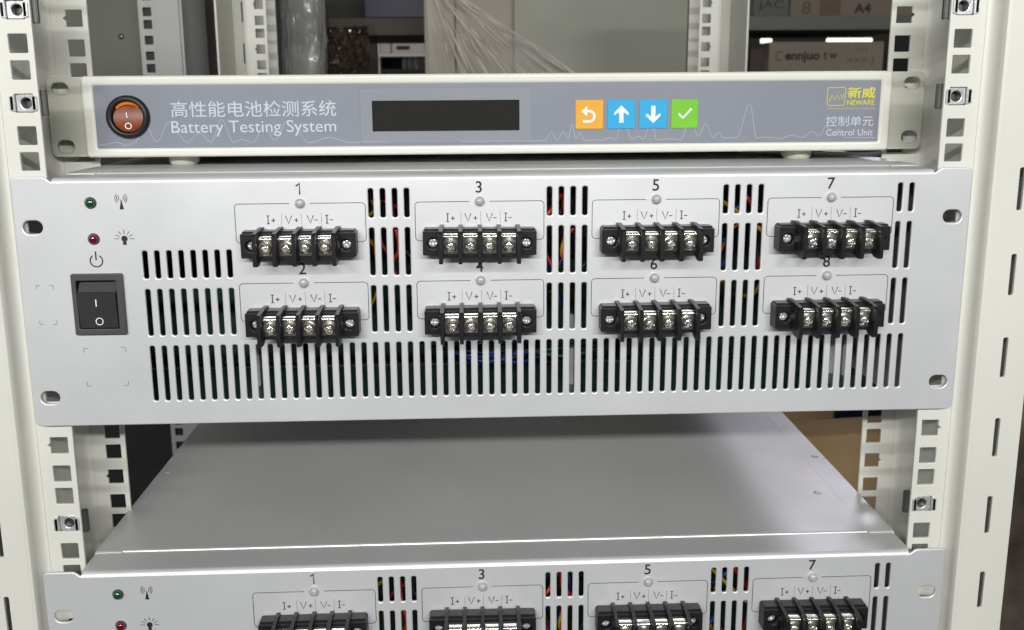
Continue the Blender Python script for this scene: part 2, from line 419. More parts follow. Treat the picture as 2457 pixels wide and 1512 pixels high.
# indicator lamps
def led(x, z, m_, r=2.55):
    v, f = dome(r, 2.0, 24, 6)
    v = [(a, b - 0.5 if math.hypot(a, c) < r * .99 else b + 0.2, c) for a, b, c in v]
    mb = MB(); mb.add(v, f); o = obj('indicator_led', mb.me(off=(0, 0, 0), smooth=60), m_, tester, (x, 0.05, z - ZB))
    ring = plate(circ(0, 0, r + 0.45, 24), [circ(0, 0, r - 0.1, 24)], -0.25, 0.4, 0.1, off=(0, 0, 0))
    obj('bezel_ring', ring, SILVER if m_ is LEDW else GREYP, o)
led(-203.1, -49.0, LEDG); led(-203.1, -67.2, LEDR)
for bx in BX:
    for dz in ROWZ: led(bx + 0.15, -50.3 + dz, LEDW)

# printed graphics on the panel
YP = YF - 0.06
def arc(cx, cz, r, a0, a1, n=12): return [(cx + r * math.cos(math.radians(a0 + (a1 - a0) * i / n)), cz + r * math.sin(math.radians(a0 + (a1 - a0) * i / n))) for i in range(n + 1)]
ax, az = -188.1, -46.9
waves = []
for rr in (1.25, 2.1, 2.95): waves += [arc(ax, az, rr, -48, 48), arc(ax, az, rr, 132, 228)]
obj('antenna_waves_print', stroke(waves, 0.34, YP), INKG, panel)
obj('antenna_mast_print', plate([(ax - 1.0, -52.4), (ax + 1.1, -52.4), (ax + 0.05, -46.9)], [], YP - 0.03, 0.06), INK, panel)
lx, lz = -188.0, -67.2
rays = [[(lx + 2.5 * math.cos(math.radians(a)), lz + 2.5 * math.sin(math.radians(a))), (lx + (4.9 if a in (0, 180) else 4.6) * math.cos(math.radians(a)), lz + 4.6 * math.sin(math.radians(a)))] for a in (0, 26, 55, 90, 125, 154, 180)]
obj('lamp_rays_print', stroke(rays, 0.36, YP), INKG, panel)
obj('lamp_bulb_print', plate(circ(lx, lz, 1.55, 20), [], YP - 0.03, 0.06), INK, panel)
obj('lamp_cap_print', plate([(lx - .9, lz - 1.5), (lx + .9, lz - 1.5), (lx + .9, lz - 3.1), (lx - .9, lz - 3.1)], [], YP - 0.06, 0.06), INKG, panel)
obj('power_symbol_print', join(stroke([arc(-202.8, -78.3, 3.05, 122, 418, 24)], 0.72, YP, off=OFF), stroke([[(-202.9, -73.5), (-202.9, -77.9)]], 0.72, YP, off=OFF)), INK, panel)
cm = []
for x0, x1, z0, z1, L in ((-233.8, -225.3, -110.8, -90.6, 1.9), (-213.1, -192.2, -143.8, -123.7, 2.2)):
    cm += [[(x0, z1 - L), (x0, z1), (x0 + L, z1)], [(x1 - L, z1), (x1, z1), (x1, z1 - L)], [(x0, z0 + L), (x0, z0), (x0 + L, z0)], [(x1 - L, z0), (x1, z0), (x1, z0 + L)]]
obj('corner_marks_print', stroke(cm, 0.24, YP), INKG, panel)
n = 0
for i, bx in enumerate(BX):
    for j, dz in enumerate(ROWZ):
        num = str(2 * i + j + 1)
        zc = -43.1 + dz + (0.1 if j else 0)
        hw = 1.05 if num == '1' else 1.95
        if num == '1':
            obj('number_print', stroke([[(bx - 1.55, zc + 1.45), (bx - 0.35, zc + 2.1), (bx + 0.25, zc + 2.85), (bx + 0.25, zc - 2.9)]], 0.85, YP), INK, panel)
        else: obj('number_print', text(num, bx - 0.3 - hw, zc - 2.95, bx - 0.3 + hw, zc + 2.95, YP, keep=True, weight=0.10), INK, panel)
        L, Rr, zt, zb, rad = bx - 32.4, bx + 32.5, -50.4 + dz, -70.2 + dz, 1.9
        left = [(bx - 5.1, zt), (L + rad, zt)] + arc(L + rad, zt - rad, rad, 90, 180, 5)[1:] + [(L, zb + rad)] + arc(L + rad, zb + rad, rad, 180, 270, 5)[1:] + [(bx - 28.2, zb)]
        right = [(bx + 5.1, zt), (Rr - rad, zt)] + arc(Rr - rad, zt - rad, rad, 90, 0, 5)[1:] + [(Rr, zb + rad)] + arc(Rr - rad, zb + rad, rad, 0, -90, 5)[1:] + [(bx + 28.2, zb)]
        obj('channel_frame_print', stroke([left, right], 0.36, YP), INKG, panel)
        z0, z1 = -60.5 + dz, -56.5 + dz; zm = (z0 + z1) / 2 - 0.35
        st = []
        def I(x): st.extend([[(x, z0), (x, z1)], [(x - .75, z1), (x + .75, z1)], [(x - .75, z0), (x + .75, z0)]])
        def V(x): st.append([(x - 1.55, z1), (x, z0), (x + 1.55, z1)])
        def plus(x): st.extend([[(x - 1.0, zm), (x + 1.0, zm)], [(x, zm - 1.0), (x, zm + 1.0)]])
        def minus(x): st.append([(x - .85, zm), (x + .85, zm)])
        I(bx - 16.1); plus(bx - 13.5); V(bx - 5.9); plus(bx - 2.1); V(bx + 4.9); minus(bx + 7.7); I(bx + 13.2); minus(bx + 15.3)
        obj('terminal_legend_print', stroke(st, 0.48, YP), INKG, panel)
        dd = [[(bx + q, -55.4 + dz - 0.95 * t), (bx + q, -55.4 + dz - 0.95 * t - 0.55)] for q in (-9.4, 0.55, 10.4) for t in range(7)]
        obj('dashed_divider_print', stroke(dd, 0.24, YP), INKG, panel)

# power rocker switch
bez = plate(rrect(-215.7, -116.3, -190.1, -84.6, 0.9, 3), [rrect(-213.4, -113.2, -193.5, -88.1, 0.7, 2)], YF - 1.9, 1.9, 0.4)
sw = obj('power_switch', bez, GREYP, tester)
well = MB()
for a in ((-214.0, YF - 1.2, -114.0, -213.3, YF + 8, -87.5), (-193.6, YF - 1.2, -114.0, -192.9, YF + 8, -87.5), (-214, YF - 1.2, -114, -193, YF + 8, -113.1), (-214, YF - 1.2, -88.2, -193, YF + 8, -87.5), (-214, YF + 7, -114, -193, YF + 8, -87.5)): well.box(*a)
obj('switch_well', well.me(), BLACKP, sw)
rk = MB()   # rocker pressed at its lower half: the upper half slopes back from a ridge
rk.prism([(YF + 2.0, -88.6), (YF - 1.2, -94.0), (YF - 2.6, -95.2), (YF - 2.3, -101), (YF - 1.6, -112.6), (YF + 6, -112.6), (YF + 6, -88.6)], -212.9, -194.0)
obj('rocker', rk.me(), BLACKR, sw)
def on_rocker(polys): return polys
obj('on_mark', stroke([[(-203.8, -97.6), (-203.8, -101.2)]], 0.62, YF - 2.56), WHITEP, sw)
zero = stroke([arc(-203.1, -109.2, 1.75, 0, 360, 20)], 0.5, YF - 1.95); obj('off_mark', zero, WHITEP, sw)

# terminal blocks
O3 = (0, 0, 0)
HX, HZ0, HZ1 = 28.35, -6.15, 6.15
house = MB()
house.mesh(plate(rrect(-HX, HZ0, HX, HZ1, 0.5, 2), [circ(-23.4, -0.2, 3.0, 20), circ(23.4, -0.2, 3.0, 20)], -8.0, 8.0, 0.3, off=O3))
house.box(-HX + 0.6, -6.4, HZ1 - 0.3, HX - 0.6, -0.3, HZ1 + 0.9, 0.3)        # top ledge
house.box(-19.0, -11.6, HZ0 + 0.9, 19.0, -7.6, HZ1 - 1.0, 0.3)                # raised bed under the clamps
house.box(-19.6, -12.6, HZ0 + 0.05, 19.6, -7.0, HZ0 + 1.5, 0.3)
house_me = house.me(off=O3)
fin = MB(); fp = [(-0.2, 8.3), (-4.5, 8.7), (-17.4, 7.6), (-18.6, 6.4), (-18.6, -7.7), (-17.6, -8.6), (-13.0, -8.6), (-7.6, -5.9), (-0.2, -5.9)]
fin.prism(fp, -0.95, 0.95); fin.prism([(-7.6, 5.2), (-14.6, 4.9), (-14.6, -4.9), (-7.6, -5.6)], -1.4, 1.4)
fin_me = fin.me(off=O3)
cl = MB(); cp = []
for i in range(7):                           # saddle clamp: curled lip above, flat plate below
    a = math.radians(200 - 40 * i); cp.append((-10.4 + 1.0 * math.cos(a) - 0.6, 4.1 + 0.95 * math.sin(a)))
cl.prism([(-9.2, 5.1), (-11.2, 5.1), (-12.2, 4.6), (-12.5, 3.9), (-12.2, 3.2), (-11.2, 2.6), (-10.6, 2.0), (-10.5, 0.2), (-10.5, -4.3), (-10.0, -4.9), (-9.2, -4.9)], -3.35, 3.35)
clamp_me = cl.me(off=O3, smooth=50)
v, f = dome(3.05, 1.9, 32, 10, cross=0.5, flatr=0.35); sc = MB(); sc.add(v, f)
n_ = 32; ringv = [(3.05 * math.cos(2 * math.pi * i / n_), y, 3.05 * math.sin(2 * math.pi * i / n_)) for y in (0, 1.6) for i in range(n_)]
sc.add(ringv, [(i, (i + 1) % n_, n_ + (i + 1) % n_, n_ + i) for i in range(n_)])
w = 3.3; wv = [(w * math.cos(2 * math.pi * i / n_), y, w * math.sin(2 * math.pi * i / n_)) for y in (0.85, 1.5) for i in range(n_)]
sc.add(wv + [(0, 0.85, 0)], [(i, (i + 1) % n_, n_ + (i + 1) % n_, n_ + i) for i in range(n_)] + [(i, (i + 1) % n_, 2 * n_) for i in range(n_)])
screw_me = sc.me(off=O3, smooth=35)
v, f = dome(2.6, 0.95, 28, 9, cross=0.42, flatr=0.55); ms = MB(); ms.add(v, f); msc_me = ms.me(off=O3, smooth=35)
random.seed(4)
for i, bx in enumerate(BX):
    for j, dz in enumerate(ROWZ):
        hz = -70.3 + dz + (0 if j == 0 else 0.15)
        tb = obj('terminal_block', house_me, BLACKP, tester, (bx - 0.1, 0, hz - ZB))
        tb.rotation_euler = (0, random.uniform(-.008, .008), 0)
        for q in range(5): obj('barrier', fin_me, BLACKP, tb, (-19.05 + 9.525 * q, 0, 0))
        for q in range(4):
            x = -14.29 + 9.525 * q
            obj('clamp_plate', clamp_me, NICKEL, tb, (x, -2.4, 0.5))
            s_ = obj('terminal_screw', screw_me, NICKEL, tb, (x + random.uniform(-.25, .25), -13.9 + random.uniform(-.5, .2), -0.35 + random.uniform(-.25, .25)))
            s_.rotation_euler = (random.uniform(-.12, .12), random.uniform(0, 1.57), random.uniform(-.12, .12))
        for q in (-1, 1):
            s_ = obj('mounting_screw', msc_me, ZINC, tb, (q * 23.4, -4.2, -0.2)); s_.rotation_euler = (0, random.uniform(0, 1.57), 0)

# wiring and boards seen through the vents
WC = [mat('red_wire', (0.34, 0.022, 0.014), 0.4), mat('yellow_wire', (0.42, 0.27, 0.012), 0.4), mat('black_wire', (0.015, 0.015, 0.017), 0.4),
      mat('blue_wire', (0.012, 0.045, 0.22), 0.4), mat('green_wire', (0.02, 0.16, 0.09), 0.4), mat('orange_wire', (0.6, 0.13, 0.02), 0.4)]
random.seed(11)
for g, pal in ((20.5, (0, 1, 2, 0, 2, 1)), (35.5, (0, 0, 1, 2, 3, 3)), (50.5, (1, 5, 0, 1, 3, 2))):
    for ci, c in enumerate(pal):
        near = ci < (3 if g == 35.5 else 1)
        x = SK(g) + random.uniform(-9, 9); y = random.uniform(12, 26); z = random.uniform(-42, -50)
        pts = [(x + random.uniform(-30, 30), y + 22, z + random.uniform(-6, 6))]
        for t in range(4):
            x += random.uniform(-11, 11); z -= random.uniform(7, 20); y = random.uniform(1.5, 4.5) if near else min(34, max(10, y + random.uniform(-6, 6)))
            pts.append((max(SK(g) - 16, min(SK(g) + 16, x)), y, z))
        pts.append((x + random.uniform(-15, 15), y + 45, z - 10))
        obj('wire', tube(pts, 1.1 if near else random.choice((0.75, 0.9, 1.0))), WC[c], tester)
for t in range(7):
    x = random.uniform(-60, -15); z = -126 - random.uniform(0, 6); pts = []
    for q in range(6): pts.append((x + q * 20, 22 + random.uniform(0, 16), z - (10 + t) * math.sin(q * 0.62) + random.uniform(-2, 2)))
    obj('wire', tube(pts, 0.8), WC[3 if t < 5 else 4], tester)
for t in range(3):
    pts = [(150 + q * 12, 7 + random.uniform(0, 10), -125 - 3 * math.sin(q + t) - t * 2) for q in range(5)]
    obj('wire', tube(pts, 0.8), WC[0 if t else 3], tester)
for x0, x1, y, z0, z1 in ((-205, -120, 62, -155, -70), (-112, -20, 74, -158, -92), (-8, 70, 70, -158, -96), (84, 208, 66, -158, -90)):
    b = MB(); b.box(x0, y, z0, x1, y + 1.6, z1); obj('circuit_board_and_sheet', b.me(), BOARD, tester)
b = MB(); b.box(-208, 6, ZB + 6, 208, 61, ZB + 7.6); obj('circuit_board_and_sheet', b.me(), BOARD, tester)  # dark sheet added over the tray floor to darken the lower vents
for x, yy in ((-139, 30), (36, 24), (189, 34), (196, 30)):
    b = MB(); b.box(x, yy, -160, x + 5, yy + 5, -118, 0.5); obj('standoff_bracket', b.me(), SILVER_SHADED, tester)

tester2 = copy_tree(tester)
tester2['label'] = 'silver battery tester lower in the rack, its whole silver lid showing'
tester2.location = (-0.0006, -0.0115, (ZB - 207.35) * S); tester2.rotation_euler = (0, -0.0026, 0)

# ------------------------------------------------------------------ the control unit
YC = 42.0
OFF = Vector((-2.2, YC, -36.0))
cu_ = thing('control_unit', OFF, 'slim cream control unit with grey-blue front, orange rocker switch and dark display', 'control unit')
bz = plate(rrect(-223.9, -30.5, 219.5, 13.4, 2.4, 5), [rrect(-217.4, -25.3, 213.0, 8.0, 0.5, 2)], YC, 8, 1.7, 4)
obj('bezel', bz, IVORY, cu_)
case = MB(); case.box(-221.5, YC + 7.5, -29.6, 217.1, 300, 12.6, 0.6); obj('case', case.me(), CREAM, cu_)
ov = obj('overlay_label', plate(rrect(-217.9, -25.8, 213.5, 8.5, 0.4, 2), [circ(-199.8, -8.5, 9.6, 32), rrect(-68.4, -17.6, 12.3, -0.9, 0.4, 2)], YC + 0.9, 0.6, 0), OVER, cu_)
YO = YC + 0.84
def wv(pts): return [(float(a), float(b)) for a, b in pts]
def smooth_wave(keys, n=6):
    out = []
    for (x0, z0), (x1, z1) in zip(keys[:-1], keys[1:]):
        for i in range(n):
            t = i / n; out.append((x0 + (x1 - x0) * t, z0 + (z1 - z0) * (3 * t * t - 2 * t ** 3)))
    return out + [keys[-1]]
w1 = smooth_wave(wv([(-217, -23.6), (-206.8, -22.3), (-202, -24), (-197.2, -22.2), (-191.5, -12), (-185.7, -22.3), (-178.3, -11.3), (-169.5, -22.5), (-162.3, -17.5), (-156.4, -22.6), (-150, -10.1), (-144.5, -22.7), (-139.4, -21.2), (-134, -23.0), (-127, -14), (-122, -22), (-114, -11), (-103.5, -23.4), (-92, -20.6), (-81, -23.4), (-60, -22.9)]))
w2 = smooth_wave(wv([(-20, -23.4), (22, -23.5), (26.1, -23.4), (30, -18.6), (32.9, -23.2), (36.7, -18.6), (39.3, -22.1), (41.5, -14.2), (43.5, -22.5), (45.7, -19.3), (48.6, -23.7), (54.7, -23.1), (58, -23.7), (62, -22.2), (65.7, -23.0), (69.5, -12.0), (74.7, -23.1), (78.5, -21.5), (81.2, -23.2), (85.5, -12), (88.6, -23.4), (95, -23), (101.9, -23.6), (107.4, -12.5), (111.8, -21.8), (115.8, -14.8), (120, -22.5), (123.4, -19.6), (125.8, -22.9), (133.6, -22.6), (140, -3.9), (144.7, -23), (150, -22.5), (158, -23.4), (165, -21.5), (170, -23), (176, -19.8), (180, -22.2), (184, -16), (187, -21.8), (191, -18.4), (195, -23.2), (212.5, -23.4)]))
obj('curve_print', join(stroke([w1], 0.42, YO, off=OFF), stroke([w2], 0.42, YO, off=OFF)), INKL, ov)
obj('chinese_title_print', text('高性能电池检测系统', -176.8, -9.0, -87.9, -0.4, YO - 0.05, weight=0.02), INKW, ov)
obj('english_title_print', text('Battery Testing System', -177.2, -19.5, -88.2, -10.9, YO - 0.05, weight=-0.02), INKW, ov)
obj('unit_chinese_print', text('控制单元', 183.3, -16.9, 210.2, -11.2, YO - 0.05), INKW, ov)
obj('unit_english_print', text('Control Unit', 183.8, -22.1, 210.2, -18.4, YO - 0.05), INKW, ov)
obj('logo_frame_print', stroke([[(x, z) for x, z in (lambda q: q + [q[0]])(fillet([(183.2, 4.4), (193.6, 4.4), (193.2, -5.4), (183.4, -5.4)], 1.4, 4))]], 0.5, YO - 0.05), YEL, ov)
obj('logo_wave_print', stroke([[(184.6, -3.2), (186.0, 0.6), (187.4, -2.6), (188.6, 0.6), (189.8, -2.6), (190.8, 0.6), (191.6, -2.2), (192.6, 1.2)]], 0.62, YO - 0.05), YEL, ov)
obj('logo_chinese_print', text('新威', 194.6, -1.5, 210.3, 4.6, YO - 0.05, weight=0.16), YEL, ov)
obj('logo_name_print', text('NEWARE', 194.6, -5.2, 210.0, -2.5, YO - 0.05, weight=0.06), YEL, ov)
obj('web_address_print', text('WWW.NEWARE.COM.CN', 183.2, -7.7, 210.6, -6.6, YO - 0.05), mat('dull_yellow_print', (0.45, 0.43, 0.25), .5), ov)
# display
obj('display_border', plate(rrect(-74.5, -23.8, 18.6, 5.6, 0.6, 2), [rrect(-68.4, -17.6, 12.3, -0.9, 0.4, 2)], YC + 0.82, 0.07), mat('pale_window_border', (0.225, 0.243, 0.28), .3, var=.05, vscale=20), ov)
dp = MB(); dp.box(-69.0, YC + 2.4, -18.2, 12.9, YC + 3.4, -0.3); disp = obj('display', dp.me(), GLASS, cu_)
fm = bpy.data.materials.new('clear_protective_film'); fm.use_nodes = True; nt = fm.node_tree; nt.nodes.clear()
o_ = nt.nodes.new('ShaderNodeOutputMaterial'); mx = nt.nodes.new('ShaderNodeMixShader'); tr = nt.nodes.new('ShaderNodeBsdfTransparent')
pr = nt.nodes.new('ShaderNodeBsdfPrincipled'); pr.inputs['Base Color'].default_value = (0.25, 0.25, 0.25, 1); pr.inputs['Roughness'].default_value = 0.10; pr.inputs['Specular IOR Level'].default_value = 1.0
tc = nt.nodes.new('ShaderNodeTexCoord'); mp = nt.nodes.new('ShaderNodeMapping'); mp.inputs['Scale'].default_value = (40, 1, 110); mp.inputs['Rotation'].default_value = (0, 0.5, 0)
nz = nt.nodes.new('ShaderNodeTexNoise'); nz.inputs['Scale'].default_value = 1.0; nz.inputs['Detail'].default_value = 3
bp = nt.nodes.new('ShaderNodeBump'); bp.inputs['Strength'].default_value = 0.35; bp.inputs['Distance'].default_value = 0.004
nt.links.new(tc.outputs['Object'], mp.inputs[0]); nt.links.new(mp.outputs[0], nz.inputs['Vector']); nt.links.new(nz.outputs['Fac'], bp.inputs['Height']); nt.links.new(bp.outputs[0], pr.inputs['Normal'])
mx.inputs[0].default_value = 0.05; nt.links.new(tr.outputs[0], mx.inputs[1]); nt.links.new(pr.outputs[0], mx.inputs[2]); nt.links.new(mx.outputs[0], o_.inputs[0])
random.seed(3)
gv, gf = [], []; nx, nz_ = 40, 16
for i in range(nx + 1):
    for j in range(nz_ + 1):
        x = -75.6 + 94.4 * i / nx; z = -25.0 + 32.4 * j / nz_
        e = math.exp(-((i / 4.0) ** 2)) * 0.5 * math.sin(j * 1.3) + 0.12 * math.sin(i * .9 + j * .7)
        gv.append((x, YC + 0.45 - 0.3 * e * 0.6, z))
for i in range(nx):
    for j in range(nz_):
        a = i * (nz_ + 1) + j; gf.append((a, a + nz_ + 1, a + nz_ + 2, a + 1))
obj('protective_film', me_from(gv, gf, smooth=True), fm, disp)
# keys
def key(x0, x1, name, colr, icon):
    k = obj('key', plate(rrect(x0, -17.2, x1, -1.3, 0.5, 2), [], YC + 0.35, 0.8, 0.3), mat(name, colr, 0.30, var=0.03, vscale=60, rvar=0.08), cu_)
    obj('key_icon', icon((x0 + x1) / 2, -9.3), WHITEP_, k)
WHITEP_ = mat('key_icon_white', (0.62, 0.68, 0.70), .45)
YK = YC + 0.29
def flatp(poly): return plate(poly, [], YK - 0.03, 0.06)
def ic_back(cx, cz):
    return join(stroke([[(cx - 2.2, cz + 1.9), (cx, cz + 1.9)] + arc(cx, cz - 0.9, 2.8, 90, -90, 12) + [(cx - 3.6, cz - 3.7)]], 1.55, YK, off=OFF), plate([(cx - 4.4, cz + 1.9), (cx - 1.2, cz + 4.8), (cx - 1.2, cz - 1.0)], [], YK - 0.08, 0.06))
def ic_up(cx, cz): return flatp([(cx, cz + 4.9), (cx - 4.1, cz + 0.9), (cx - 3.9, cz - 0.5), (cx - 1.2, cz + 1.2), (cx - 1.2, cz - 4.6), (cx + 1.2, cz - 4.6), (cx + 1.2, cz + 1.2), (cx + 3.9, cz - 0.5), (cx + 4.1, cz + 0.9)])
def ic_dn(cx, cz): return flatp([(cx, cz - 4.9), (cx - 4.1, cz - 0.9), (cx - 3.9, cz + 0.5), (cx - 1.2, cz - 1.2), (cx - 1.2, cz + 4.6), (cx + 1.2, cz + 4.6), (cx + 1.2, cz - 1.2), (cx + 3.9, cz + 0.5), (cx + 4.1, cz - 0.9)])
def ic_ok(cx, cz): return stroke([[(cx - 3.5, cz + 0.2), (cx - 0.9, cz - 2.4), (cx + 3.8, cz + 2.8)]], 1.7, YK)
key(43.1, 58.6, 'orange_key', (0.66, 0.33, 0.04), ic_back)
key(60.8, 76.3, 'sky_blue_key', (0.03, 0.33, 0.60), ic_up)
key(78.4, 94.1, 'sky_blue_key', (0.03, 0.33, 0.60), ic_dn)
key(96.2, 111.3, 'green_key', (0.16, 0.46, 0.035), ic_ok)
# round illuminated rocker
cx, cz = -199.8, -8.5
def lathe(prof, n=40, cx=0, cz=0):
    v = [(cx + r * math.cos(2 * math.pi * i / n), y, cz + r * math.sin(2 * math.pi * i / n)) for r, y in prof for i in range(n)]
    f = [(k * n + i, k * n + (i + 1) % n, (k + 1) * n + (i + 1) % n, (k + 1) * n + i) for k in range(len(prof) - 1) for i in range(n)]
    mb = MB(); mb.add(v, f); return mb
lp = lathe([(11.6, YC + 0.9), (11.6, YC - 0.4), (11.2, YC - 1.2), (10.4, YC - 1.8), (9.3, YC - 2.0), (8.7, YC - 1.6), (8.4, YC + 4.5), (8.4, YC + 6.5)], 48, cx, cz)
rs = obj('round_switch', lp.me(smooth=50), BLACKP, cu_)
rv, rf = [], []; rings, nn = 10, 48
for k in range(rings + 1):
    for i in range(nn if k else 1):
        a = 2 * math.pi * i / nn; rr_ = 8.1 * k / rings; x, z = rr_ * math.cos(a), rr_ * math.sin(a)
        y = YC + 0.6 + 0.20 * z * 0.9 + (0.02 * z * z)          # dished, lower half standing out, upper half pressed in
        rv.append((cx + x, y, cz + z))
for i in range(nn): rf.append((0, 1 + i, 1 + (i + 1) % nn))
for k in range(1, rings):
    for i in range(nn):
        a = 1 + (k - 1) * nn; b = a + nn; rf.append((a + i, b + i, b + (i + 1) % nn, a + (i + 1) % nn))
a = 1 + (rings - 1) * nn; base = len(rv)
for i in range(nn): rv.append((rv[a + i][0], YC + 6.4, rv[a + i][2]))
for i in range(nn): rf.append((a + i, base + i, base + (i + 1) % nn, a + (i + 1) % nn))
mb = MB(); mb.add(rv, rf); obj('lit_rocker', mb.me(smooth=50), AMBER, rs)
# bright upper lip of the rocker, the light it catches put into its colour
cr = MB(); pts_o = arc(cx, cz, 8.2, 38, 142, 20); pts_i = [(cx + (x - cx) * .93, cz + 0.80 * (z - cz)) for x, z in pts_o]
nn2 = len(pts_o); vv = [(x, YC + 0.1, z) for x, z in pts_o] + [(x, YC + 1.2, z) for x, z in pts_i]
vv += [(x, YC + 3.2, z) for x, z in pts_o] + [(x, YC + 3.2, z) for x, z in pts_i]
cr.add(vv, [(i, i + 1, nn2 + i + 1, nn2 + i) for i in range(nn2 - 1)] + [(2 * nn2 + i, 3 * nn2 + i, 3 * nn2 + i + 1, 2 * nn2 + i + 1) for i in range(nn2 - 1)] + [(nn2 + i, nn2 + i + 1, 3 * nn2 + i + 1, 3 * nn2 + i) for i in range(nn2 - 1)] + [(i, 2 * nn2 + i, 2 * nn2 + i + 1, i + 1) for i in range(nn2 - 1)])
obj('rocker_lip', cr.me(), AMBER_LIT, rs)
def ryk(z): return YC + 0.6 + 0.18 * z + 0.02 * z * z - 0.12
obj('on_mark', stroke([[(cx - 0.9, cz + 2.4), (cx - 0.7, cz - 0.5)]], 0.6, ryk(0.2)), WHITEP, rs)
obj('off_mark', stroke([arc(cx - 0.2, cz - 4.9, 1.6, 0, 360, 20)], 0.55, ryk(-5.6)), WHITEP, rs)
# mounting ears and feet
for s_, x0, x1 in ((-1, -243.6, -222.6), (1, 218.6, 239.5)):
    xo, xi = (x0, x1) if s_ < 0 else (x1, x0)
    hx = -236.6 if s_ < 0 else 232.2
    out = fillet([(xi, -30.2), (xo, -30.2), (xo, 13.0), (xi, 13.0)], [0, 4, 4, 0], 5)
    e = plate(out, [rrect(hx - 4.7, 6.6 - 3.4, hx + 4.7, 6.6 + 3.4, 3.39, 6), rrect(hx - 4.7 + .6, -24.4 - 3.4 + (1.2 if s_ > 0 else 0), hx + 4.7 + .6, -24.4 + 3.4 + (1.2 if s_ > 0 else 0), 3.39, 6)], YC + 3.4, 2.0, 0.5)
    eo = obj('mounting_ear', e, EARMAT, cu_)
    w_ = MB(); xa, xb = (-221.9, -221.55) if s_ < 0 else (217.15, 217.5)
    w_.box(xa - .6, YC + 5.5, -29, xb + .6, YC + 40, 12); obj('ear_web', w_.me(), EARMAT, eo)
for x in (-176.5, 173.2):
    lp = lathe([(0.01, -30.0), (8.4, -30.0), (8.2, -34.2), (7.0, -35.75), (0.01, -35.8)], 32)
    lp.v = [(p[0] + x, p[2] + 58, p[1]) for p in lp.v]; obj('foot', lp.me(smooth=40), EARMAT, cu_)

# thin cord lying on the lid under the control unit
OFF = Vector((190, 90, -35.9))
cdm = tube([(150, 92, -34.6), (180, 80, -34.5), (205, 72, -34.6), (222, 66, -34.6), (236, 80, -34.6)], 1.2)
cord = obj('cord', cdm, mat('white_cable', (0.7, 0.7, 0.7), .4), None, OFF); tag(cord, 'thin white cord lying on the tester lid under the control unit', 'cord')
OFF = Vector((0, 0, 0))

# ------------------------------------------------------------------ what stands behind the rack
def slab(name, a, b, Y, depth, m_, label, cat, rot=0.0, group=None, b_=1.0):
    """a solid whose front face spans two photograph pixels at depth Y"""
    lo, hi = (0, 180) if a[1] < 600 else (985, 1100)
    ym = (max(a[1], lo) + min(b[1], hi)) / 2
    p, q = at(*a, Y), at(*b, Y); p.x, q.x = at(a[0], ym, Y).x, at(b[0], ym, Y).x; cxm = (p.x + q.x) / 2; z0, z1 = min(p.z, q.z), max(p.z, q.z); hw = abs(p.x - q.x) / 2
    mb = MB(); mb.box(-hw, 0, 0, hw, depth, z1 - z0, b_)
    o = obj(name, mb.me(off=(0, 0, 0)), m_, None, (cxm, Y, z0)); o.rotation_euler = (0, 0, rot)
    return tag(o, label, cat, group), hw, z1 - z0
# neighbouring rack
GREYPOST = mat('grey_lacquer', (0.36, 0.36, 0.355), 0.4, var=0.04, vscale=12)
nb = thing('neighbour_rack', (-347, 480, ZLO - 150), 'grey neighbouring rack post with a row of black square holes', 'rack')
zs = [(k * U_ + dz) * 1.0 + 10.2 for k in range(-12, 5) for dz in (15.875, 0, -15.875)]
np_ = plate([(-356, ZLO - 150), (-340, ZLO - 150), (-340, 260), (-356, 260)], [rrect(-347 - 4.4, z - 4.4, -347 + 4.4, z + 4.4, 0.5, 2) for z in zs if z < 250], 480, 1.6, 0.3, off=(-347, 480, ZLO - 150))
obj('hole_strip', np_, GREYPOST, nb)
mb = MB(); mb.box(-339.0, 476, ZLO - 150, -311, 560, 260, 2.5); mb.box(-339.9, 479, ZLO - 150, -339.2, 486, 260)
obj('corner_post', mb.me(off=(-347, 480, ZLO - 150), smooth=40), GREYPOST, nb)
mb = MB(); mb.box(-700, 520, -40, -357, 526, 260, 0.6)
gp = obj('side_panel', mb.me(off=(-347, 480, ZLO - 150)), mat('dark_grey_green_panel', (0.115, 0.118, 0.098), 0.6, var=0.08, vscale=6), nb)
v, f = dome(3.2, 1.6, 16, 4); mb = MB(); mb.add(v, f); pp_ = at(291, 88, 520); obj('panel_screw', mb.me(off=(0, 0, 0), smooth=50), DARKST, gp, (pp_.x + 347, 40, pp_.z - ZLO + 150))
mb = MB(); mb.box(-760, 530, ZLO - 300, -342, 900, -45, 1); mb.box(-352, 484, ZLO - 150, -342.5, 526, 260)
obj('dark_interior', mb.me(off=(-347, 480, ZLO - 150)), mat('interior_shade_black', (0.012, 0.012, 0.012), .6), nb)  # solid black stands in for the shade inside the open rack
# boards, cartons and posts between the rear uprights
slab('brown_panel', (436, -60), (560, 420), 700, 20, mat('brown_laminate', (0.165, 0.135, 0.12), .55, var=.08, vscale=7), 'reddish brown panel between grey post and cream rear upright', 'panel')
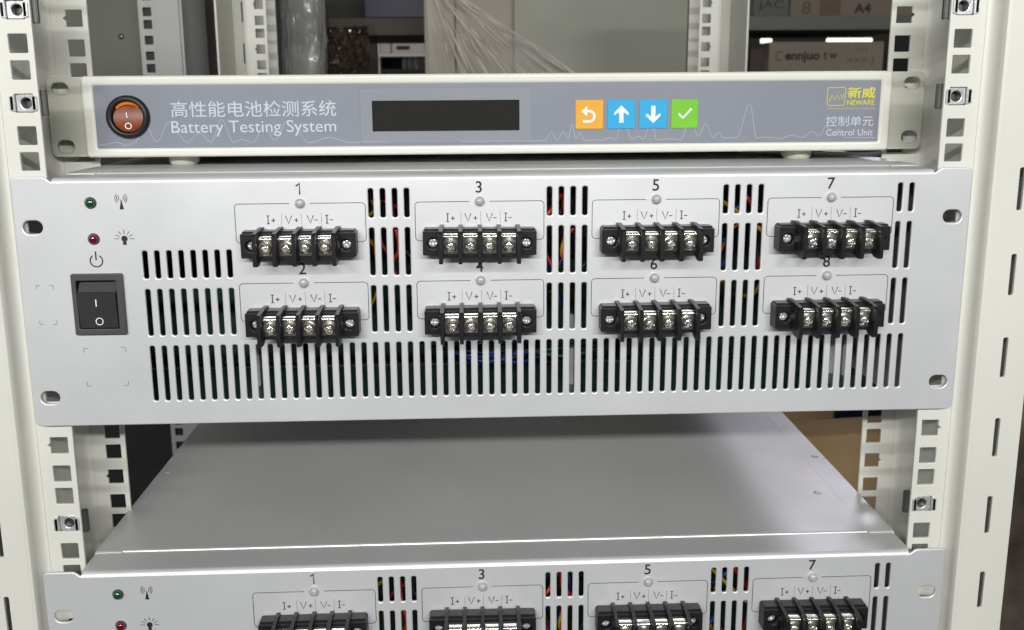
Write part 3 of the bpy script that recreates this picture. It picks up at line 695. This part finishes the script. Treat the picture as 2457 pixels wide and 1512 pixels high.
# film-wrapped post
WRAP = mat('stretch_wrapped_grey', (0.27, 0.275, 0.265), 0.16, 0.0, var=0.25, vscale=22, bump=1.0, bscale=55, coat=1.0, rvar=0.1)
p, q = at(668, 100, 640), at(768, 100, 640)
lp = MB(); cxm, hw = (p.x + q.x) / 2, (q.x - p.x) / 2
prof = [(hw * 0.98 * math.copysign(abs(math.cos(t)) ** 0.6, math.cos(t)) + 1.2 * math.sin(5 * t), 30 + 26 * math.copysign(abs(math.sin(t)) ** 0.6, math.sin(t))) for t in [2 * math.pi * i / 72 for i in range(72)]]
random.seed(13); LV = 90; NP = len(prof); drift = [random.uniform(-1, 1) for _ in prof]
for k in range(LV + 1):
    z = -220 + 520 * k / LV
    drift = [0.82 * d + 0.55 * random.uniform(-1, 1) for d in drift]
    for (x, y), d in zip(prof, drift):
        l_ = math.hypot(x, y - 30); lp.v.append((x * (1 + 1.5 * d / l_), 30 + (y - 30) * (1 + 1.5 * d / l_), z))
lp.f = [(k * NP + i, k * NP + (i + 1) % NP, (k + 1) * NP + (i + 1) % NP, (k + 1) * NP + i) for k in range(LV) for i in range(NP)]
wp = obj('wrapped_post', lp.me(off=(0, 0, 0), smooth=80), WRAP, None, (cxm, 640, 0))
tag(wp, 'grey round-cornered post wrapped in shiny stretch film', 'post')
# dim shelf bay
DK = mat('dark_shelf_steel', (0.025, 0.025, 0.024), .6, var=.2, vscale=9)
slab('shelf_unit', (740, -80), (890, 320), 1300, 15, DK, 'dark steel shelf end behind the film-wrapped grey post', 'shelf')
slab('crate', (876, -120), (1024, 41), 1150, 300, mat('navy_crate', (0.006, 0.008, 0.05), .45, var=.1), 'dark blue plastic crate sitting on the brown shelf board', 'crate')
slab('shelf_board', (790, 44), (1030, 84), 1140, 320, mat('brown_shelf_edge', (0.085, 0.066, 0.05), .6, var=.1), 'dark brown shelf board under the blue crate', 'shelf board')
random.seed(8)
b0, b1 = at(765, 62, 1060), at(892, 300, 1060)
gv, gf = [], []; nx, nz_ = 36, 40
for i in range(nx + 1):
    for j in range(nz_ + 1):
        x = b0.x + (b1.x - b0.x) * i / nx; z = b1.z + (b0.z - b1.z) * j / nz_
        rid = math.sin(0.9 * i + 0.7 * j) + 0.6 * math.sin(1.9 * i - 0.8 * j + 1) + random.uniform(-.7, .7)
        gv.append((x, 1060 - 5 * rid + 0.02 * (z - b1.z) * 10 * (1 - i / nx), z))
for i in range(nx):
    for j in range(nz_):
        a = i * (nz_ + 1) + j; gf.append((a, a + nz_ + 1, a + nz_ + 2, a + 1))
n0 = len(gv); gv += [(v[0], 1200, v[2]) for v in (gv[0], gv[nz_], gv[nx * (nz_ + 1)], gv[nx * (nz_ + 1) + nz_])]
gf += [(0, nz_, n0 + 1, n0), (nx * (nz_ + 1), n0 + 2, n0 + 3, nx * (nz_ + 1) + nz_), (n0, n0 + 1, n0 + 3, n0 + 2)]
cr_ = obj('wrapped_bundle', me_from(gv, gf, off=(0, 0, 0)), mat('crumpled_brown_film', (0.085, 0.062, 0.048), .2, coat=1.0, var=.5, vscale=40, bump=1.0, bscale=90), None)
tag(cr_, 'crumpled shiny brown film-wrapped bundle below the dark shelf', 'bundle')
far = 1900
slab('white_pillar', (880, 88), (911, 330), far, 60, mat('white_lacquer', (0.80, 0.74, 0.69), .5), 'pinkish white pillar seen through the shelf opening', 'pillar')
slab('far_carton', (912, 92), (937, 128), far, 120, mat('pale_green_box', (0.42, 0.42, 0.38), .6), 'small pale green box on the far white shelf', 'box')
fc, hw, hh = slab('far_carton', (940, 92), (1018, 128), far - 10, 120, mat('pinkish_box', (0.52, 0.46, 0.42), .6), 'pinkish white carton with dark print on the far shelf', 'box')
mb = MB(); mb.box(-hw * .72, -0.6, hh * .25, hw * .1, -0.1, hh * .5); obj('print', mb.me(off=(0, 0, 0)), INKG, fc)
slab('far_shelf', (911, 129), (1030, 136), far - 14, 200, mat('white_shelf', (0.62, 0.62, 0.60), .5), 'thin white far shelf under the pinkish carton', 'shelf')
for i, (x0, x1) in enumerate(((963, 974), (978, 988), (991, 1001))):
    p0, p1 = at(x0, 137, far), at(x1, 166, far)
    r0 = (p1.x - p0.x) / 2; lp = lathe([(r0 * .01, 0), (r0, 0), (r0, 20), (r0 * .9, 24), (r0 * .45, 28), (r0 * .45, 33), (r0 * .01, 33)], 16)
    lp.v = [(p[0], p[2], p[1]) for p in lp.v]
    zq = at(970, 166, far).z
    bo = obj('white_bottle', lp.me(off=(0, 0, 0), smooth=40), MATS['white_lacquer'], None, ((p0.x + p1.x) / 2, far + 20, zq))
    tag(bo, 'small white bottle on the lowest far shelf', 'bottle', 'white bottles on the far shelf')
slab('far_shelf', (905, 166), (1030, 176), far + 5, 200, DK, 'dark far shelf carrying the small white bottles', 'shelf')
slab('dark_carton', (905, 137), (960, 166), far + 60, 100, mat('dark_green_box', (0.03, 0.036, 0.032), .6), 'dark green box beside the small white bottles', 'box')
# film-wrapped cartons
slab('carton', (1019, -120), (1090, 420), 900, 250, CARDG, 'narrow taupe carton edge beside the dark shelf opening', 'carton')
slab('carton', (1095, -120), (1236, 420), 903, 250, CARDG, 'taupe carton under fanned stretch film beside the grey-green cabinet', 'carton')
# grey-green steel cabinet
slab('steel_cabinet', (1234, -140), (1649, 520), 880, 300, mat('grey_green_steel', (0.25, 0.255, 0.215), .5, var=.06, vscale=5, rvar=.08), 'plain grey-green steel cabinet side behind the rack', 'cabinet')
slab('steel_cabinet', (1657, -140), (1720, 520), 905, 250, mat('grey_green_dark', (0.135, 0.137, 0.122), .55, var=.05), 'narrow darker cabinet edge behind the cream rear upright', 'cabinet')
# stretch film pulled in fanned folds from the carton across to the cabinet
fm2 = bpy.data.materials.new('stretch_film'); fm2.use_nodes = True; nt = fm2.node_tree; nt.nodes.clear()
o_ = nt.nodes.new('ShaderNodeOutputMaterial'); mx = nt.nodes.new('ShaderNodeMixShader'); tr = nt.nodes.new('ShaderNodeBsdfTransparent')
pr = nt.nodes.new('ShaderNodeBsdfPrincipled'); pr.inputs['Base Color'].default_value = (0.70, 0.66, 0.61, 1); pr.inputs['Roughness'].default_value = 0.2
mx.inputs[0].default_value = 0.15; nt.links.new(tr.outputs[0], mx.inputs[1]); nt.links.new(pr.outputs[0], mx.inputs[2]); nt.links.new(mx.outputs[0], o_.inputs[0])
random.seed(21)
P0 = at(1020, -10, 860); a0, a1 = math.radians(-88), math.radians(-33)
NA, NR = 260, 26; gv, gf = [], []
ph = [random.uniform(0, 6.28) for _ in range(8)]
amp = [random.uniform(0.2, 1.0) ** 2 for _ in range(NA + 1)]
for i in range(NA + 1):
    t = i / NA; a = a0 + (a1 - a0) * t
    ridge = amp[i] * (1 if i % 2 else -0.3)
    for j in range(NR + 1):
        rr_ = 12 + 330 * j / NR
        fade = min(1, rr_ / 90) * (1.0 if t < .85 else (1 - t) / .15)
        brk = 0.5 + 0.5 * math.sin(rr_ * 0.03 + ph[i % 8] + i * .37)
        y = 862 + 8 * t - 2.6 * ridge * fade * brk - 3.0 * math.sin(a * 9 + rr_ * .012)
        gv.append((P0.x + rr_ * math.cos(a), y, P0.z + 35 + rr_ * math.sin(a)))
for i in range(NA):
    for j in range(NR):
        q = i * (NR + 1) + j; gf.append((q, q + NR + 1, q + NR + 2, q + 1))
fold_m = fm2.copy(); fold_m.name = 'film_fold'
fold_m.node_tree.nodes['Mix Shader'].inputs[0].default_value = 0.9
fo = MB(); random.seed(5)
for t in range(190):
    a = a0 + (a1 - a0) * random.uniform(0.08, 1.0); r0 = random.uniform(20, 250); L = random.uniform(12, 95); wd = random.choice((0.3, 0.4, 0.5, 0.7, 1.3)); hgt = wd * 1.2
    ca, sa = math.cos(a), math.sin(a); base_y = 857
    pts = []
    for q in range(7):
        rr_ = r0 + L * q / 6; k = math.sin(math.pi * q / 6) ** .7 + .02; wob = 0.5 * math.sin(q * 0.7 + t)
        cx_, cz_ = P0.x + rr_ * ca - wob * sa, P0.z + 35 + rr_ * sa + wob * ca
        pts += [(cx_ + wd * k * sa, base_y, cz_ - wd * k * ca), (cx_, base_y - hgt * k, cz_), (cx_ - wd * k * sa, base_y, cz_ + wd * k * ca)]
    fo.add(pts, [(3 * q + i, 3 * q + i + 1, 3 * q + i + 4, 3 * q + i + 3) for q in range(6) for i in range(2)])
fl = obj('stretch_film', me_from(gv, gf, smooth=True, off=(0, 0, 0)), fm2, None); tag(fl, 'clear stretch film pulled in fanned shiny folds over taupe carton', 'film')
fd = obj('film_folds', me_from(fo.v, fo.f, off=(0, 0, 0)), fold_m, fl); fd['kind'] = 'stuff'

# storage shelf with boxes
SY = 1250
b1_, hw, hh = slab('storage_box', (1808, -110), (1893, 38), SY, 260, mat('grey_box', (0.115, 0.12, 0.108), .7, var=.06), 'grey storage box beside the A4 carton on the shelf', 'box')
tw = text('JAC', -hw * .75, 0, hw * .7, 20, -0.2, off=(0, 0, 0)); 
for v in tw.vertices: v.co.z += (hh - 0) * S * 0.08
obj('print', tw, INKG, b1_)
b2_, hw, hh = slab('paper_carton', (1896, -110), (2190, 38), SY + 4, 260, CARDD, 'brown paper carton printed A4 on the storage shelf', 'carton')
p0 = at(2050, 8, SY + 4); p1 = at(2089, 32, SY + 4)
bcx = b2_.location.x / S; bz0 = b2_.location.z / S
obj('print', text('A4', p0.x - bcx, p1.z - bz0, p1.x - bcx, p0.z - bz0, -0.2, off=(0, 0, 0), weight=.3), INKG, b2_)
p0 = at(1925, 4, SY + 4); p1 = at(1945, 34, SY + 4)
obj('print', text('8', p0.x - bcx, p1.z - bz0, p1.x - bcx, p0.z - bz0, -0.2, off=(0, 0, 0)), mat('brown_print', (0.10, 0.07, 0.055), .7), b2_)
p0 = at(1968, 0, SY + 4); p1 = at(2015, 37, SY + 4)
mb = MB(); mb.box(p0.x - bcx, -0.5, p1.z - bz0, p1.x - bcx, -0.05, p0.z - bz0); obj('printed_panel', mb.me(off=(0, 0, 0)), mat('dark_brown_print', (0.13, 0.085, 0.07), .7), b2_)
slab('shelf_beam', (1760, 39), (2220, 70), SY - 20, 320, mat('grey_beam', (0.125, 0.13, 0.118), .45, var=.05), 'grey steel shelf beam under the A4 carton', 'shelf beam')
b3_, hw, hh = slab('carton', (1845, 101), (2119, 330), SY + 10, 240, mat('drab_carton', (0.23, 0.195, 0.155), .75, var=.08, vscale=8), 'drab brown carton with black lettering under the shelf beam', 'carton')
bcx = b3_.location.x / S; bz0 = b3_.location.z / S
def bprint(s, a, b, m_, wt=0.0):
    p0, p1 = at(*a, SY + 10), at(*b, SY + 10)
    obj('print', text(s, p0.x - bcx, p1.z - bz0, p1.x - bcx, p0.z - bz0, -0.2, off=(0, 0, 0), weight=wt), m_, b3_)
bprint('C', (1861, 122), (1875, 147), MATS['brown_print']); bprint('ennjuo', (1884, 123), (1966, 151), INK, .35); bprint('t w', (1976, 124), (2008, 142), INKG, .2)
bprint('Y113', (2053, 115), (2081, 126), mat('red_brown_print', (0.14, 0.05, 0.04), .7)); bprint('XXX-J', (2030, 138), (2095, 153), MATS['brown_print'])
slab('dark_box', (1800, 118), (1840, 330), SY + 40, 150, mat('dark_brown_box', (0.05, 0.035, 0.03), .6), 'small dark brown box beside the lettered drab carton', 'box')
TUBE = mat('lit_tube', (1, 1, .9), .5, emit=(1.0, 1.0, 0.82, 1.6))
for a, b, lab in (((1826, 93), (1850, 104), 'short lit lamp glimpsed above the dark brown box'), ((1985, 92), (2090, 104), 'long lit fluorescent tube glimpsed under the shelf beam')):
    p0, p1 = at(*a, 2300), at(*b, 2300); rr_ = abs(p0.z - p1.z) / 2
    pr_ = [(2300 + rr_ * math.cos(2 * math.pi * i / 14), rr_ * math.sin(2 * math.pi * i / 14)) for i in range(14)]
    mb = MB(); mb.prism([(y - 2300, z) for y, z in pr_], p0.x, p1.x)
    mb.v = [(x - (p0.x + p1.x) / 2, y, z) for x, y, z in mb.v]
    tag(obj('lit_tube', mb.me(off=(0, 0, 0), smooth=60), TUBE, None, ((p0.x + p1.x) / 2, 2300, (p0.z + p1.z) / 2)), lab, 'lamp')
# cartons low on the logo side
slab('floor_carton', (1800, 1046), (2330, 1700), 545, 50, CARD, 'plain brown cardboard carton standing behind the lower tester', 'carton', rot=0.10)
slab('floor_carton', (1700, 880), (2000, 1700), 800, 200, CARD, 'brown cardboard carton behind the plain carton, next to the navy box', 'carton')
slab('navy_box', (2004, 880), (2110, 1700), 790, 200, MATS['navy_crate'], 'dark navy box squeezed between brown cartons', 'box')
# wrapped goods beyond the outer flange
p = at(2452, 900, 300)
mb = MB(); mb.box(0, 0, 0, 420, 110, 820, 6)
wr = obj('wrapped_goods', mb.me(off=(0, 0, 0)), mat('film_over_brown_goods', (0.10, 0.078, 0.062), .22, var=.6, vscale=14, bump=1.0, bscale=35, coat=1.0), None, (at(2380, 1400, 300).x, 300, -900))
tag(wr, 'dark brown goods under shiny film beyond the slotted flange', 'wrapped goods')
# far wall closing the view
mb = MB(); mb.box(-3500, 0, -2500, 3500, 40, 1500)
wl = obj('back_wall', mb.me(off=(0, 0, 0)), mat('dim_wall', (0.055, 0.052, 0.047), .8, var=.2, vscale=2), None, (0, 3000, 0)); wl['kind'] = 'structure'
